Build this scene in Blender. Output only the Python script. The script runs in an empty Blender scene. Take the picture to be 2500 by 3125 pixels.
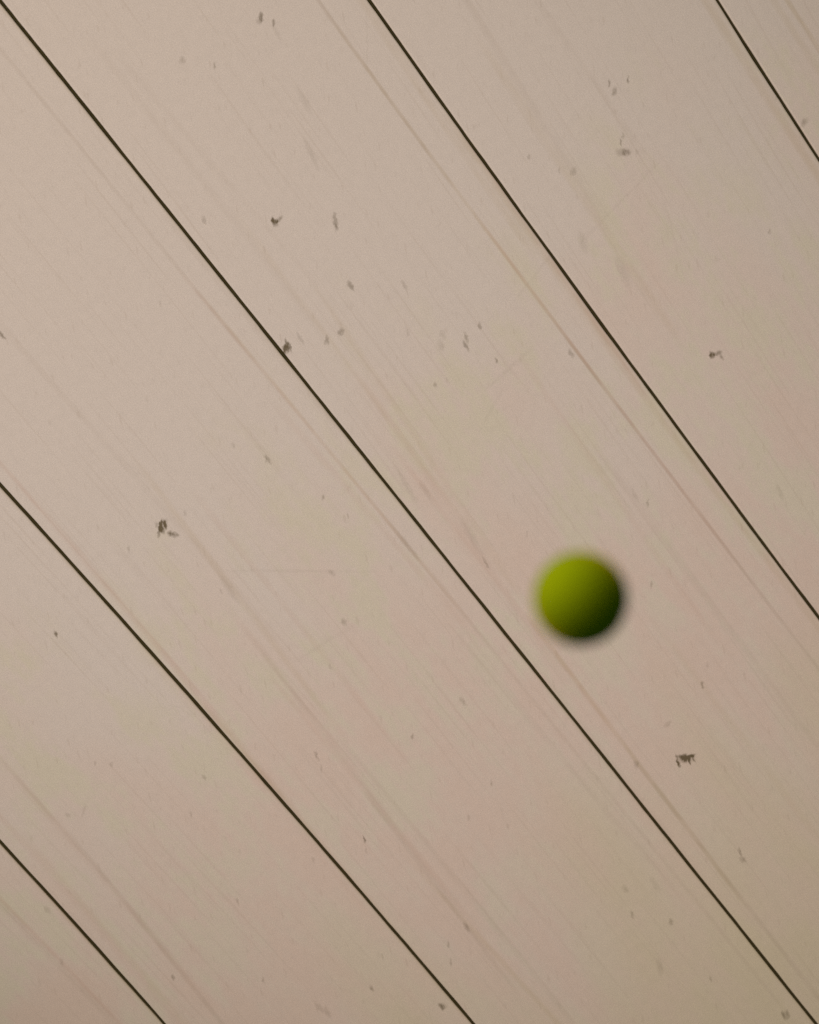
import bpy, bmesh, math, random
from mathutils import Vector, Matrix, noise

# ------------------------------------------------------------------ camera
CAM = Vector((0.0, 0.0, 1.6))
H = 0.1763                      # tangent of half the horizontal field of view
WALL_DISTANCE = 6.0
scene = bpy.context.scene
cam_data = bpy.data.cameras.new("camera")
cam_data.sensor_fit = 'HORIZONTAL'
cam_data.sensor_width = 24.0
cam_data.lens = 12.0 / H
cam_data.clip_start = 0.05
cam_data.clip_end = 100.0
cam_data.dof.use_dof = True
cam_data.dof.focus_distance = 5.75
cam_data.dof.aperture_fstop = 3.35
cam = bpy.data.objects.new("camera", cam_data)
cam.location = CAM
cam.rotation_euler = (math.radians(90), 0, 0)
scene.collection.objects.link(cam)
scene.camera = cam

# ------------------------------------------------------------------ light
world = bpy.data.worlds.new("World")
scene.world = world
world.use_nodes = True
bg = world.node_tree.nodes["Background"]
bg.inputs["Color"].default_value = (0.62, 1.0, 0.42, 1)
bg.inputs["Strength"].default_value = 0.042

BALL_AT = Vector((0.1207, 1.64, 1.5389))


def add_lamp(data, at, target):
    o = bpy.data.objects.new(data.name, data)
    o.location = at
    o.rotation_euler = (Vector(target) - Vector(at)).to_track_quat('-Z', 'Y').to_euler()
    scene.collection.objects.link(o)
    return o


# added spot that washes the wall from the upper left, brightest left of centre
wash = bpy.data.lights.new("added_wall_spot", 'SPOT')
wash.energy = 6350.0
wash.color = (1.0, 0.85, 0.855)
wash.spot_size = math.radians(26.6)
wash.spot_blend = 1.0
wash.shadow_soft_size = 0.6
add_lamp(wash, (-7.0, -5.0, 6.0), (-0.62, 6.0, 2.36))

# a broad soft light added out of view that lights the ball from the left
side = bpy.data.lights.new("added_side_light", 'AREA')
side.shape = 'DISK'
side.size = 4.6
side.energy = 200.0
side.color = (1.0, 0.73, 0.42)
add_lamp(side, BALL_AT + Vector((-0.73, -0.20, 0.65)).normalized() * 3.6, BALL_AT)

vs = scene.view_settings
vs.view_transform = 'Standard'
vs.look = 'None'
vs.exposure = 0.0
vs.gamma = 1.0
vs.use_curve_mapping = False
scene.cycles.use_denoising = False
scene.cycles.max_bounces = 3
scene.cycles.diffuse_bounces = 2

# ------------------------------------------------------------------ wall shape
# A shallow vault: strips run along U and curve in depth, their seams sit at
# S along V.  u and S are counted in half picture widths at the wall.
TH = math.radians(52.026)
A1, B1 = -0.06613, 0.01357
U = Vector((math.cos(TH), 0, -math.sin(TH)))
V = Vector((math.sin(TH), 0, math.cos(TH)))
UNIT = H * WALL_DISTANCE
UMAX = 2.6
SEAMS = [(-1.94, -0.003), (-1.28528, -0.00339), (-0.70114, 0.01557), (-0.00144, 0.00999),
         (0.65024, 0.01147), (1.31368, 0.00288), (1.99, 0.003)]
EDGES = [(-2.6, 0.0)] + SEAMS + [(2.65, 0.0)]
GAP = 0.0072 / UNIT             # width of the open joint


def wfun(u):
    return 1.0 + A1 * u + B1 * u * u


def surf(u, s, depth=0.0):
    z = WALL_DISTANCE / wfun(u)
    return CAM + Vector((0, z + depth, 0)) + U * (u * H * z) + V * (s * UNIT)


def on_wall(px, py):
    """place on the wall (u, S) of a point measured on the 2500 x 3125 photograph"""
    x = (px - 1250.0) / 1250.0
    y = (py - 1562.5) / 1250.0
    u = x * math.cos(TH) + y * math.sin(TH)
    v = x * math.sin(TH) - y * math.cos(TH)
    return u, v / wfun(u)


# ------------------------------------------------------------------ node helpers
class NT:
    def __init__(self, tree):
        self.t = tree

    def node(self, kind, **kw):
        n = self.t.nodes.new(kind)
        for k, v in kw.items():
            setattr(n, k, v)
        return n

    def put(self, sock, v):
        if hasattr(v, "is_output"):
            self.t.links.new(v, sock)
        else:
            sock.default_value = v

    def math(self, op, a, b=None, c=None, clamp=False):
        n = self.node('ShaderNodeMath', operation=op, use_clamp=clamp)
        for i, v in enumerate((a, b, c)):
            if v is not None:
                self.put(n.inputs[i], v)
        return n.outputs[0]

    def vmath(self, op, a, b=None):
        n = self.node('ShaderNodeVectorMath', operation=op)
        self.put(n.inputs[0], a)
        if b is not None:
            self.put(n.inputs[1], b)
        return n.outputs["Value"] if op in ('LENGTH', 'DOT_PRODUCT') else n.outputs[0]

    def rng(self, v, a, b, c=0.0, d=1.0, smooth=True):
        n = self.node('ShaderNodeMapRange')
        if smooth:
            n.interpolation_type = 'SMOOTHSTEP'
        self.put(n.inputs[0], v)
        for i, q in enumerate((a, b, c, d)):
            self.put(n.inputs[i + 1], q)
        return n.outputs[0]

    def noise(self, vec, scale, detail=2.0, rough=0.5, dim='2D'):
        n = self.node('ShaderNodeTexNoise', noise_dimensions=dim)
        self.put(n.inputs["Vector"], vec)
        n.inputs["Scale"].default_value = scale
        n.inputs["Detail"].default_value = detail
        n.inputs["Roughness"].default_value = rough
        return n.outputs[0], n.outputs[1]

    def mix(self, f, a, b, blend='MIX'):
        n = self.node('ShaderNodeMix', data_type='RGBA', blend_type=blend)
        self.put(n.inputs[0], f)
        self.put(n.inputs[6], a)
        self.put(n.inputs[7], b)
        return n.outputs[2]

    def rot(self, vec, ang):
        n = self.node('ShaderNodeVectorRotate', rotation_type='Z_AXIS')
        self.put(n.inputs["Vector"], vec)
        self.put(n.inputs["Angle"], ang)
        return n.outputs[0]


def rgb(r, g, b):
    return (r, g, b, 1.0)


# rubbed marks: x, y, half length, half width, angle (degrees, down from right), strength
MARKS = [
    (797, 53, 15, 6, 80, .75), (790, 66, 10, 7, 70, .3), (835, 71, 11, 4, 80, .6), (845, 100, 26, 6, 60, .12),
    (557, 183, 10, 8, 60, .28), (655, 200, 10, 3.5, 80, .4), (838, 676, 14, 8, 55, .95), (852, 670, 12, 6, 130, .5),
    (834, 672, 10, 4, 85, .5), (1023, 672, 22, 6, 80, .5), (1027, 694, 10, 4, 80, .35), (1071, 873, 17, 6, 57, .5),
    (1234, 870, 15, 5, 60, .28), (622, 672, 13, 5, 68, .28), (1041, 1012, 11, 9, 110, .45), (870, 1062, 16, 5, 95, .7),
    (876, 1052, 18, 4, 78, .7), (884, 1058, 16, 4, 72, .75), (872, 1066, 12, 9, 80, .5), (999, 1037, 15, 4, 78, .4),
    (993, 1044, 10, 4, 100, .25), (917, 1033, 22, 4.5, 60, .25), (5, 1022, 16, 5, 55, .65), (490, 925, 9, 4, 80, .2),
    (1859, 253, 10, 3.5, 85, .5), (1917, 244, 11, 3.5, 88, .55), (1876, 280, 12, 7, 97, .45), (1902, 414, 11, 3.5, 84, .25),
    (1895, 434, 10, 3.5, 80, .5), (1903, 464, 22, 11, 2, .34), (1905, 464, 9, 4, 85, .35), (1918, 466, 8, 6, 40, .25),
    (1944, 463, 9, 5, 70, .18), (1615, 480, 9, 3, 88, .3), (1707, 520, 11, 3, 85, .22), (1751, 522, 13, 8, 110, .25),
    (2455, 373, 13, 9, 130, .36), (2370, 300, 10, 4, 80, .12), (1423, 1030, 16, 4.5, 72, .42), (1422, 1056, 17, 5, 60, .5),
    (1464, 995, 11, 5, 82, .42), (1515, 1100, 9, 4, 76, .55), (1328, 1173, 9, 4, 85, .36), (1352, 1022, 14, 8, 60, .16),
    (1345, 1055, 15, 10, 70, .15), (2348, 706, 9, 3.5, 78, .28), (2175, 1085, 9, 8, 60, .85), (2169, 1079, 8, 6, 100, .45),
    (2190, 1078, 13, 6, 160, .6), (2203, 1090, 9, 5, 55, .5), (1743, 1078, 13, 6, 60, .34), (1365, 1160, 8, 3, 80, .12),
    (490, 1602, 15, 5, 103, .95), (504, 1600, 13, 5, 82, .95), (493, 1616, 13, 6, 62, .8), (485, 1629, 9, 5, 100, .55),
    (497, 1604, 20, 11, 105, .42), (478, 1603, 9, 5, 70, .3), (530, 1631, 15, 8, 14, .62), (518, 1628, 9, 8, 90, .3),
    (818, 1402, 15, 5, 50, .38), (811, 1404, 8, 3, 85, .3), (712, 1360, 9, 4, 85, .2), (985, 1518, 9, 5, 88, .42),
    (1062, 1574, 8, 3, 80, .3), (171, 1936, 10, 3.5, 74, .75), (393, 1678, 10, 3, 88, .25), (675, 1805, 9, 3, 80, .25),
    (1012, 1748, 12, 6, 42, .25), (1050, 1898, 12, 7, 60, .3), (565, 1565, 8, 3, 84, .2), (1008, 2035, 9, 4, 80, .2),
    (1988, 1785, 10, 4.5, 100, .36), (1977, 1536, 13, 3, 95, .3), (1608, 1631, 10, 3, 95, .2), (1483, 1717, 18, 4, 62, .34),
    (2144, 2092, 11, 3.5, 82, .52), (1938, 1510, 20, 5, 60, .14), (2380, 1500, 24, 6, 62, .15), (2160, 2030, 9, 4, 80, .2),
    (1111, 2560, 11, 3.2, 76, .72), (1117, 2595, 10, 3, 80, .2), (623, 2372, 9, 5, 60, .28), (290, 2329, 9, 5, 100, .22),
    (340, 2333, 9, 5, 80, .22), (967, 2307, 14, 4, 68, .35), (980, 2345, 12, 3, 85, .2), (725, 2752, 11, 3, 80, .3),
    (529, 2984, 11, 3.2, 82, .42), (1134, 3017, 10, 5, 70, .42), (804, 2992, 10, 4, 78, .3), (1167, 2919, 9, 4, 80, .25),
    (975, 3075, 20, 7, 52, .2), (1000, 3092, 16, 7, 60, .2), (145, 2778, 12, 7, 60, .2), (188, 2937, 12, 5, 80, .2),
    (583, 2488, 10, 4, 90, .2), (257, 2473, 18, 4, 108, .16), (207, 2488, 9, 6, 50, .2), (956, 2625, 9, 5, 80, .16),
    (2089, 2313, 11, 9, 80, .95), (2108, 2308, 14, 6, 155, .98), (2074, 2308, 10, 3.5, 175, .6), (2067, 2320, 16, 3.5, 78, .62),
    (2072, 2332, 8, 4.5, 74, .9), (2104, 2323, 13, 4, 70, .85), (2117, 2314, 11, 3.5, 76, .65), (2093, 2315, 27, 12, 172, .45),
    (2259, 2600, 13, 4, 76, .45), (2267, 2624, 10, 8, 20, .36), (1943, 2332, 10, 7, 100, .3), (1930, 2792, 12, 4.5, 75, .34),
    (2048, 2813, 10, 5, 85, .36), (1909, 2713, 12, 8, 60, .2), (1348, 3073, 11, 7, 55, .55), (1352, 3070, 12, 9, 10, .25),
    (2391, 3098, 13, 4, 74, .55), (2402, 3097, 12, 8, 90, .5), (1424, 2829, 16, 6, 60, .34), (1413, 2140, 14, 6, 50, .28),
    (1259, 2249, 8, 3.5, 85, .4), (2169, 2988, 10, 3, 85, .3), (2014, 2952, 24, 9, 84, .16), (1500, 2390, 10, 3, 80, .28),
    (1431, 2495, 10, 5, 90, .2), (1369, 2883, 10, 4, 80, .34), (1377, 2937, 12, 3, 84, .28), (2040, 2209, 14, 6, 140, .2),
    (1550, 2520, 11, 4, 85, .16), (2000, 2700, 24, 9, 60, .12), (1300, 1500, 30, 8, 60, .13), (1245, 1015, 12, 4, 80, .16),
    (930, 310, 40, 9, 60, .12), (950, 470, 45, 7, 62, .15), (1780, 740, 30, 12, 70, .12), (1900, 830, 45, 12, 62, .13),
    (700, 1800, 50, 8, 58, .12), (1240, 1480, 60, 8, 60, .13), (1440, 1640, 60, 10, 60, .12), (1240, 1660, 60, 7, 52, .16),
    (1900, 610, 170, 4, 134, .06), (1640, 830, 110, 4, 128, .06), (1560, 1120, 90, 6, 138, .07), (1500, 1250, 70, 5, 120, .05),
    (900, 1742, 210, 5, 1, .06), (1010, 1950, 120, 6, 148, .05), (1120, 120, 90, 3, 85, .05), (2050, 700, 120, 4, 72, .05),
]

# faint lines that run with the strips: two points, half width px, strength, tone (0 grey-brown, 1 ochre, 2 pink)
LINES = [
    ((0, 148), (732, 1050), 5, .20, 0), ((768, 1086), (1250, 1673), 5, .22, 1), ((1250, 1673), (2300, 2966), 6, .16, 0),
    ((700, 1010), (1300, 1735), 5, .18, 2), ((1000, 1420), (1300, 1770), 12, .14, 2),
    ((960, -15), (1260, 402), 5, .30, 0), ((1150, 250), (1743, 1050), 5, .30, 1), ((1600, 855), (2100, 1520), 5, .32, 2),
    ((1743, 1050), (2520, 2068), 5, .34, 0),
    ((0, 1412), (594, 2100), 6, .30, 2), ((250, 1700), (800, 2353), 12, .22, 2), ((700, 2250), (1240, 2885), 12, .26, 1),
    ((0, 2314), (406, 2778), 6, .20, 0), ((330, 2690), (667, 3111), 7, .28, 0), ((150, 2490), (500, 2900), 14, .14, 2),
    ((0, 2742), (348, 3104), 6, .26, 2), ((30, 2790), (300, 3070), 16, .12, 0),
    ((1757, 2075), (2120, 2557), 7, .34, 1), ((2050, 2465), (2453, 2988), 7, .26, 0), ((1350, 1560), (1760, 2085), 9, .20, 2),
    ((1240, 1360), (1600, 1890), 16, .15, 2), ((1700, 2120), (2000, 2500), 14, .14, 0),
    ((2402, 0), (2510, 165), 7, .34, 1), ((2380, 30), (2470, 170), 14, .18, 1),
    ((1453, 43), (1714, 464), 12, .14, 0), ((1600, 330), (1960, 870), 20, .16, 1), ((1640, 0), (1870, 330), 10, .10, 0),
    ((1250, 2597), (1431, 2836), 7, .22, 0), ((1400, 2790), (1690, 3110), 9, .20, 1), ((1200, 2450), (1650, 3000), 8, .14, 0),
    ((116, 1122), (725, 1811), 10, .12, 0), ((560, 1600), (900, 2050), 12, .18, 1), ((750, 1700), (1100, 2140), 10, .14, 2),
    ((980, 2250), (1300, 2640), 10, .18, 2), ((900, 2120), (1260, 2600), 8, .16, 0), ((840, 2040), (1240, 2560), 14, .10, 2),
    ((420, 300), (860, 860), 14, .10, 0), ((500, 330), (820, 700), 8, .08, 0), ((860, 840), (1500, 1700), 9, .13, 1),
    ((1100, 1080), (1420, 1560), 12, .14, 1), ((1960, 1560), (2400, 2150), 12, .14, 0), ((1700, 1250), (2100, 1830), 12, .12, 2),
    ((2180, 40), (2500, 540), 20, .26, 1), ((1120, 30), (1500, 590), 14, .20, 1), ((1480, 520), (1900, 1110), 14, .30, 1),
    ((1880, 1090), (2500, 1915), 16, .26, 1), ((1520, 560), (1850, 1030), 7, .25, 2),
    ((640, 830), (900, 1150), 7, .12, 0), ((2120, 2060), (2500, 2560), 16, .12, 1), ((1500, 2060), (1900, 2530), 10, .10, 0),
    ((200, 2700), (560, 3120), 14, .16, 1), ((60, 2560), (430, 2990), 10, .14, 2), ((550, 2110), (1000, 2640), 10, .10, 2),
]


def panel_material(idx, lo, hi):
    """off-white coated sheet of one strip with its own stains and rubbed marks"""
    m = bpy.data.materials.new("coated_sheet")
    m.use_nodes = True
    n = NT(m.node_tree)
    bsdf = m.node_tree.nodes["Principled BSDF"]
    uv = n.node('ShaderNodeUVMap', uv_map="sheet").outputs[0]
    sep = n.node('ShaderNodeSeparateXYZ')
    n.put(sep.inputs[0], uv)
    uu, ss = sep.outputs[0], sep.outputs[1]
    # cloudy tints: olive and pink blotches on a grey cream
    stretch = n.vmath('MULTIPLY', uv, (1.0, 2.4, 1.0))
    c1, _ = n.noise(stretch, 1.3, 2.0, 0.55)
    c2, _ = n.noise(n.vmath('ADD', stretch, (7.3, 2.1, 0.4)), 3.4, 5.0, 0.68)
    base = rgb(0.745, 0.708, 0.680)
    olive = rgb(0.722, 0.704, 0.600)
    pink = rgb(0.755, 0.655, 0.603)
    ochre = rgb(0.705, 0.652, 0.520)
    # the tinted zone lies along the low, far end of the strips
    cl = n.math('MULTIPLY', n.math('SUBTRACT', c1, 0.5), 1.2)
    along = n.math('ADD', uu, cl)
    zone = n.rng(along, -0.55, 0.0)
    col = n.mix(n.math('MULTIPLY', n.rng(along, -0.40, 0.50), n.rng(c2, 0.66, 0.34, 0.60, 1.0)), base, pink)
    col = n.mix(n.math('MULTIPLY', n.rng(c2, 0.46, 0.66), n.math('MULTIPLY', zone, n.rng(along, 0.1, 0.9, 0.85, 0.35))), col, olive)
    col = n.mix(n.math('MULTIPLY', n.rng(along, 0.65, 1.45), n.rng(c2, 0.30, 0.60, 0.55, 0.95)), col, ochre)
    # fine weave and dirt grain
    g1, _ = n.noise(uv, 420.0, 1.0, 0.6)
    g2, _ = n.noise(uv, 46.0, 2.0, 0.6)
    col = n.mix(1.0, col, n.mix(n.rng(g1, 0.25, 0.75, smooth=False), rgb(.90, .90, .90), rgb(1.10, 1.10, 1.10)), 'MULTIPLY')
    col = n.mix(1.0, col, n.mix(n.rng(g2, 0.3, 0.7, smooth=False), rgb(.985, .985, .985), rgb(1.015, 1.015, 1.015)), 'MULTIPLY')
    # faint drag streaks that run with the strip, and short ticks
    st, _ = n.noise(n.vmath('MULTIPLY', n.rot(uv, math.radians(-3 + idx)), (1.5, 110.0, 1.0)), 1.0, 2.0, 0.6)
    col = n.mix(n.rng(st, 0.56, 0.80, 0.0, 0.17), col, rgb(.50, .43, .36))
    tk, _ = n.noise(n.vmath('MULTIPLY', n.rot(uv, math.radians(26)), (28.0, 130.0, 1.0)), 1.0, 0.0, 0.5)
    col = n.mix(n.rng(tk, 0.76, 0.92, 0.0, 0.14), col, rgb(.40, .33, .26))

    # long stain lines
    flat = n.vmath('ADD', n.vmath('MULTIPLY', uv, (1.0, 1.0, 0.0)), (0.0, 0.0, 1.0))
    brk, _ = n.noise(n.vmath('MULTIPLY', uv, (9.0, 30.0, 1.0)), 1.0, 2.0, 0.65)
    brk = n.rng(brk, 0.30, 0.64, 0.60, 1.10)
    tones = {0: rgb(.43, .36, .29), 1: rgb(.52, .43, .26), 2: rgb(.58, .40, .33)}
    acc = {}
    # tan halo along both sides of the joints
    for sgn, e in ((1, EDGES[idx]), (-1, EDGES[idx + 1])):
        wd = (15.0 if sgn < 0 else 9.0) / 1250.0
        d = n.vmath('DOT_PRODUCT', flat, (-e[1] / wd, 1.0 / wd, -e[0] / wd))
        o = n.rng(n.math('ABSOLUTE', d), 1.0, 0.2, 0.0, 0.34 if sgn < 0 else 0.22, smooth=False)
        acc[1] = o if 1 not in acc else n.math('MAXIMUM', acc[1], o)
    for (p, q, wd, stg, tone) in LINES:
        u0, s0 = on_wall(*p)
        u1, s1 = on_wall(*q)
        sm = 0.5 * (s0 + s1)
        if not (lo <= sm < hi):
            continue
        slope = (s1 - s0) / (u1 - u0)
        wd = min(wd * 1.4, 6.5 + wd * 0.55) / 1250.0
        if p[0] <= 0 or p[1] <= 0:
            u0 -= 0.5
        if q[0] >= 2495 or q[1] >= 3100:
            u1 += 0.5
        half = 0.5 * (u1 - u0) + 0.22
        d = n.vmath('DOT_PRODUCT', flat, (-slope / wd, 1.0 / wd, -(s1 - slope * on_wall(*q)[0]) / wd))
        a = n.rng(n.math('MULTIPLY', d, d), 1.0, 0.0, 0.0, stg * 0.85, smooth=False)
        e = n.math('MULTIPLY_ADD', uu, 1.0 / half, -0.5 * (u0 + u1) / half)
        o = n.math('MULTIPLY', a, n.rng(n.math('ABSOLUTE', e), 1.0, 0.75, smooth=False))
        acc[tone] = o if tone not in acc else n.math('MAXIMUM', acc[tone], o)
    for tone, msk in acc.items():
        col = n.mix(n.math('MULTIPLY', msk, brk), col, tones[tone])

    # rubbed ball marks
    w1, wc = n.noise(uv, 95.0, 1.0, 0.6)
    warp = n.vmath('MULTIPLY', n.vmath('SUBTRACT', wc, (0.5, 0.5, 0.5)), (0.008, 0.008, 0.0))
    place = n.vmath('ADD', flat, warp)
    gr, _ = n.noise(n.vmath('MULTIPLY', n.rot(uv, math.radians(26)), (90.0, 320.0, 1.0)), 1.0, 1.0, 0.6)
    gr = n.rng(gr, 0.28, 0.60, 0.70, 1.02)
    dark = None
    for (x, y, hl, hw, ang, stg) in MARKS:
        u0, s0 = on_wall(x, y)
        if not (lo <= s0 < hi):
            continue
        # picture angle (clockwise from right) to the angle in the (u, S) plane
        f = TH - math.radians(ang)
        a, b = hl / 1250.0, hw / 1250.0
        ca, sa = math.cos(f), math.sin(f)
        p = n.vmath('DOT_PRODUCT', place, (ca / a, sa / a, -(ca * u0 + sa * s0) / a))
        q = n.vmath('DOT_PRODUCT', place, (-sa / b, ca / b, (sa * u0 - ca * s0) / b))
        d = n.math('MULTIPLY_ADD', p, p, n.math('MULTIPLY', q, q))
        o = n.rng(d, 1.9, 0.0, 0.0, stg, smooth=False)
        dark = o if dark is None else n.math('ADD', dark, o)
    if dark is not None:
        dark = n.math('MULTIPLY', dark, gr)
        col = n.mix(n.math('MINIMUM', dark, 0.92), col, rgb(.125, .097, .046))
    n.put(bsdf.inputs["Base Color"], col)
    bsdf.inputs["Roughness"].default_value = 0.72
    bsdf.inputs["Specular IOR Level"].default_value = 0.25
    return m


def plain(name, color, rough, grain=0.0, scale=200.0):
    m = bpy.data.materials.new(name)
    m.use_nodes = True
    n = NT(m.node_tree)
    b = m.node_tree.nodes["Principled BSDF"]
    tc = n.node('ShaderNodeTexCoord').outputs["Object"]
    f, _ = n.noise(tc, scale, 3.0, 0.6, '3D')
    lo = rgb(*[c * (1 - grain) for c in color])
    hi = rgb(*[c * (1 + grain) for c in color])
    n.put(b.inputs["Base Color"], n.mix(f, lo, hi))
    b.inputs["Roughness"].default_value = rough
    b.inputs["Specular IOR Level"].default_value = 0.1
    return m


def link(name, mesh, mat, parent=None, smooth=True):
    mesh.materials.append(mat)
    if smooth:
        for p in mesh.polygons:
            p.use_smooth = True
    o = bpy.data.objects.new(name, mesh)
    scene.collection.objects.link(o)
    if parent is not None:
        o.parent = parent
    return o


def sheet(name, lo, hi, profile, nu=220, ragged=0.0):
    """strip between two edge lines; profile = list of (fraction, offset in metres, depth)"""
    verts, uvs, faces = [], [], []
    nc = len(profile)
    for i in range(nu + 1):
        u = -UMAX + 2 * UMAX * i / nu
        a = lo[0] + lo[1] * u
        b = hi[0] + hi[1] * u
        for (f, off, dep) in profile:
            if ragged and f in (0, 1):
                e = lo[0] if f == 0 else hi[0] + 40.0
                off += ragged * (noise.noise((u * 7.0, e * 9.0, 0.3)) + 0.6 * noise.noise((u * 31.0, e * 9.0, 5.1)))
            s = a + (b - a) * f + off / UNIT
            verts.append(surf(u, s, dep))
            uvs.append((u, s))
    for i in range(nu):
        for j in range(nc - 1):
            k = i * nc + j
            faces.append((k, k + 1, k + nc + 1, k + nc))
    me = bpy.data.meshes.new(name)
    me.from_pydata([tuple(v) for v in verts], [], faces)
    lay = me.uv_layers.new(name="sheet")
    for lp in me.loops:
        lay.data[lp.index].uv = uvs[lp.vertex_index]
    me.update()
    return me


# ------------------------------------------------------------------ wall
backing_mat = plain("backing_felt", (.022, .018, .010), 0.95, 0.2)
seam_mat = plain("seam_tape", (.050, .043, .016), 0.9, 0.35, 60.0)
wall = link("wall", sheet("wall", EDGES[0], EDGES[-1], [(0, 0, .030), (.25, 0, .030), (.5, 0, .030), (.75, 0, .030), (1, 0, .030)]),
            backing_mat)
wall["kind"] = "structure"
wall["label"] = "stained cream wall of broad diagonal panels with thin dark seams"
wall["category"] = "wall"

g = GAP * UNIT * 0.5
for i in range(len(EDGES) - 1):
    lo, hi = EDGES[i], EDGES[i + 1]
    prof = [(0, g + .0006, .012), (0, g, .005), (0, g + .0005, .0022), (0, g + .0016, .0006), (0, g + .0032, .0001), (0, g + .0040, 0.0), (0, g + .0065, 0.0)]
    prof += [(k / 10.0, 0, -.0012 * math.sin(math.pi * k / 10.0)) for k in range(1, 10)]
    prof += [(1, -g - .0065, 0.0), (1, -g - .0040, 0.0), (1, -g - .0032, .0001), (1, -g - .0016, .0006), (1, -g - .0005, .0022), (1, -g, .005), (1, -g - .0006, .012)]
    slo = lo[0] if i else -9
    shi = hi[0] if i < len(EDGES) - 2 else 9
    link("panel", sheet("panel", lo, hi, prof, ragged=0.0011), panel_material(i, slo, shi), wall)

for e in SEAMS:
    prof = [(0, -g - .004, .013), (0, -g * .9, .0072), (0, 0, .0064), (0, g * .9, .0072), (0, g + .004, .013)]
    link("seam", sheet("seam", e, e, prof), seam_mat, wall)

# ------------------------------------------------------------------ ball
R = 0.0335


def ball_materials():
    felt = bpy.data.materials.new("lime_felt")
    felt.use_nodes = True
    n = NT(felt.node_tree)
    b = felt.node_tree.nodes["Principled BSDF"]
    tc = n.node('ShaderNodeTexCoord').outputs["Object"]
    f, _ = n.noise(tc, 900.0, 2.0, 0.7, '3D')
    f2, _ = n.noise(tc, 60.0, 2.0, 0.6, '3D')
    c = n.mix(n.rng(f, .3, .7), rgb(.215, .345, .001), rgb(.295, .44, .002))
    c = n.mix(n.rng(f2, .35, .65, 0, .3), c, rgb(.22, .37, .002))
    n.put(b.inputs["Base Color"], c)
    b.inputs["Roughness"].default_value = 0.95
    b.inputs["Specular IOR Level"].default_value = 0.05
    b.inputs["Sheen Weight"].default_value = 1.0
    b.inputs["Sheen Roughness"].default_value = 0.35
    b.inputs["Sheen Tint"].default_value = rgb(1.0, 0.62, 0.0)
    bm = n.node('ShaderNodeBump')
    bm.inputs["Strength"].default_value = 0.5
    bm.inputs["Distance"].default_value = 0.0006
    n.put(bm.inputs["Height"], f)
    n.put(b.inputs["Normal"], bm.outputs[0])
    rub = plain("seam_rubber", (.245, .38, .010), 0.8, 0.15, 400.0)
    return felt, rub


def seam_point(t):
    a, b = 0.72, 0.28
    p = Vector((a * math.cos(t) + b * math.cos(3 * t), a * math.sin(t) - b * math.sin(3 * t), 2 * math.sqrt(a * b) * math.sin(2 * t)))
    return p.normalized()


felt_mat, rub_mat = ball_materials()
pts = [seam_point(2 * math.pi * k / 240) for k in range(240)]
bm = bmesh.new()
bmesh.ops.create_icosphere(bm, subdivisions=6, radius=1.0)
rng_cells = pts[::2]
for v in bm.verts:
    d = v.co.normalized()
    dist = min((d - p).length for p in rng_cells) * R
    groove = max(0.0, 1.0 - dist / 0.0022)
    fuzz = noise.noise(d * 28) * 0.00022 + noise.noise(d * 70) * 0.00018
    v.co = d * (R + fuzz * (1 - groove) - 0.0009 * groove)
me = bpy.data.meshes.new("felt_cover")
bm.to_mesh(me)
bm.free()
ball = bpy.data.objects.new("ball", None)
ball.empty_display_size = 0.05
scene.collection.objects.link(ball)
link("felt_cover", me, felt_mat, ball)

sv, sf = [], []
nring = 6
for k, p in enumerate(pts):
    t = (pts[(k + 1) % 240] - pts[k - 1]).normalized()
    side = p.cross(t).normalized()
    for j in range(nring):
        a = 2 * math.pi * j / nring
        sv.append(tuple(p * (R - 0.0009) + side * (0.0012 * math.cos(a)) + p * (0.0006 * math.sin(a))))
for k in range(240):
    for j in range(nring):
        a0, a1 = k * nring + j, k * nring + (j + 1) % nring
        b0, b1 = ((k + 1) % 240) * nring + j, ((k + 1) % 240) * nring + (j + 1) % nring
        sf.append((a0, a1, b1, b0))
me = bpy.data.meshes.new("seam_line")
me.from_pydata(sv, [], sf)
me.update()
link("seam_line", me, rub_mat, ball)
ball.location = BALL_AT
# turn one broad felt lobe to the camera so the seam runs round the rim
look = (CAM - BALL_AT).normalized()
ball.rotation_euler = (Matrix.Rotation(math.radians(38), 4, look) @
                       Vector((1, 1, 0)).normalized().rotation_difference(look).to_matrix().to_4x4()).to_euler()
ball["label"] = "out-of-focus lime green ball in mid-air in front of the panelled wall"
ball["category"] = "ball"
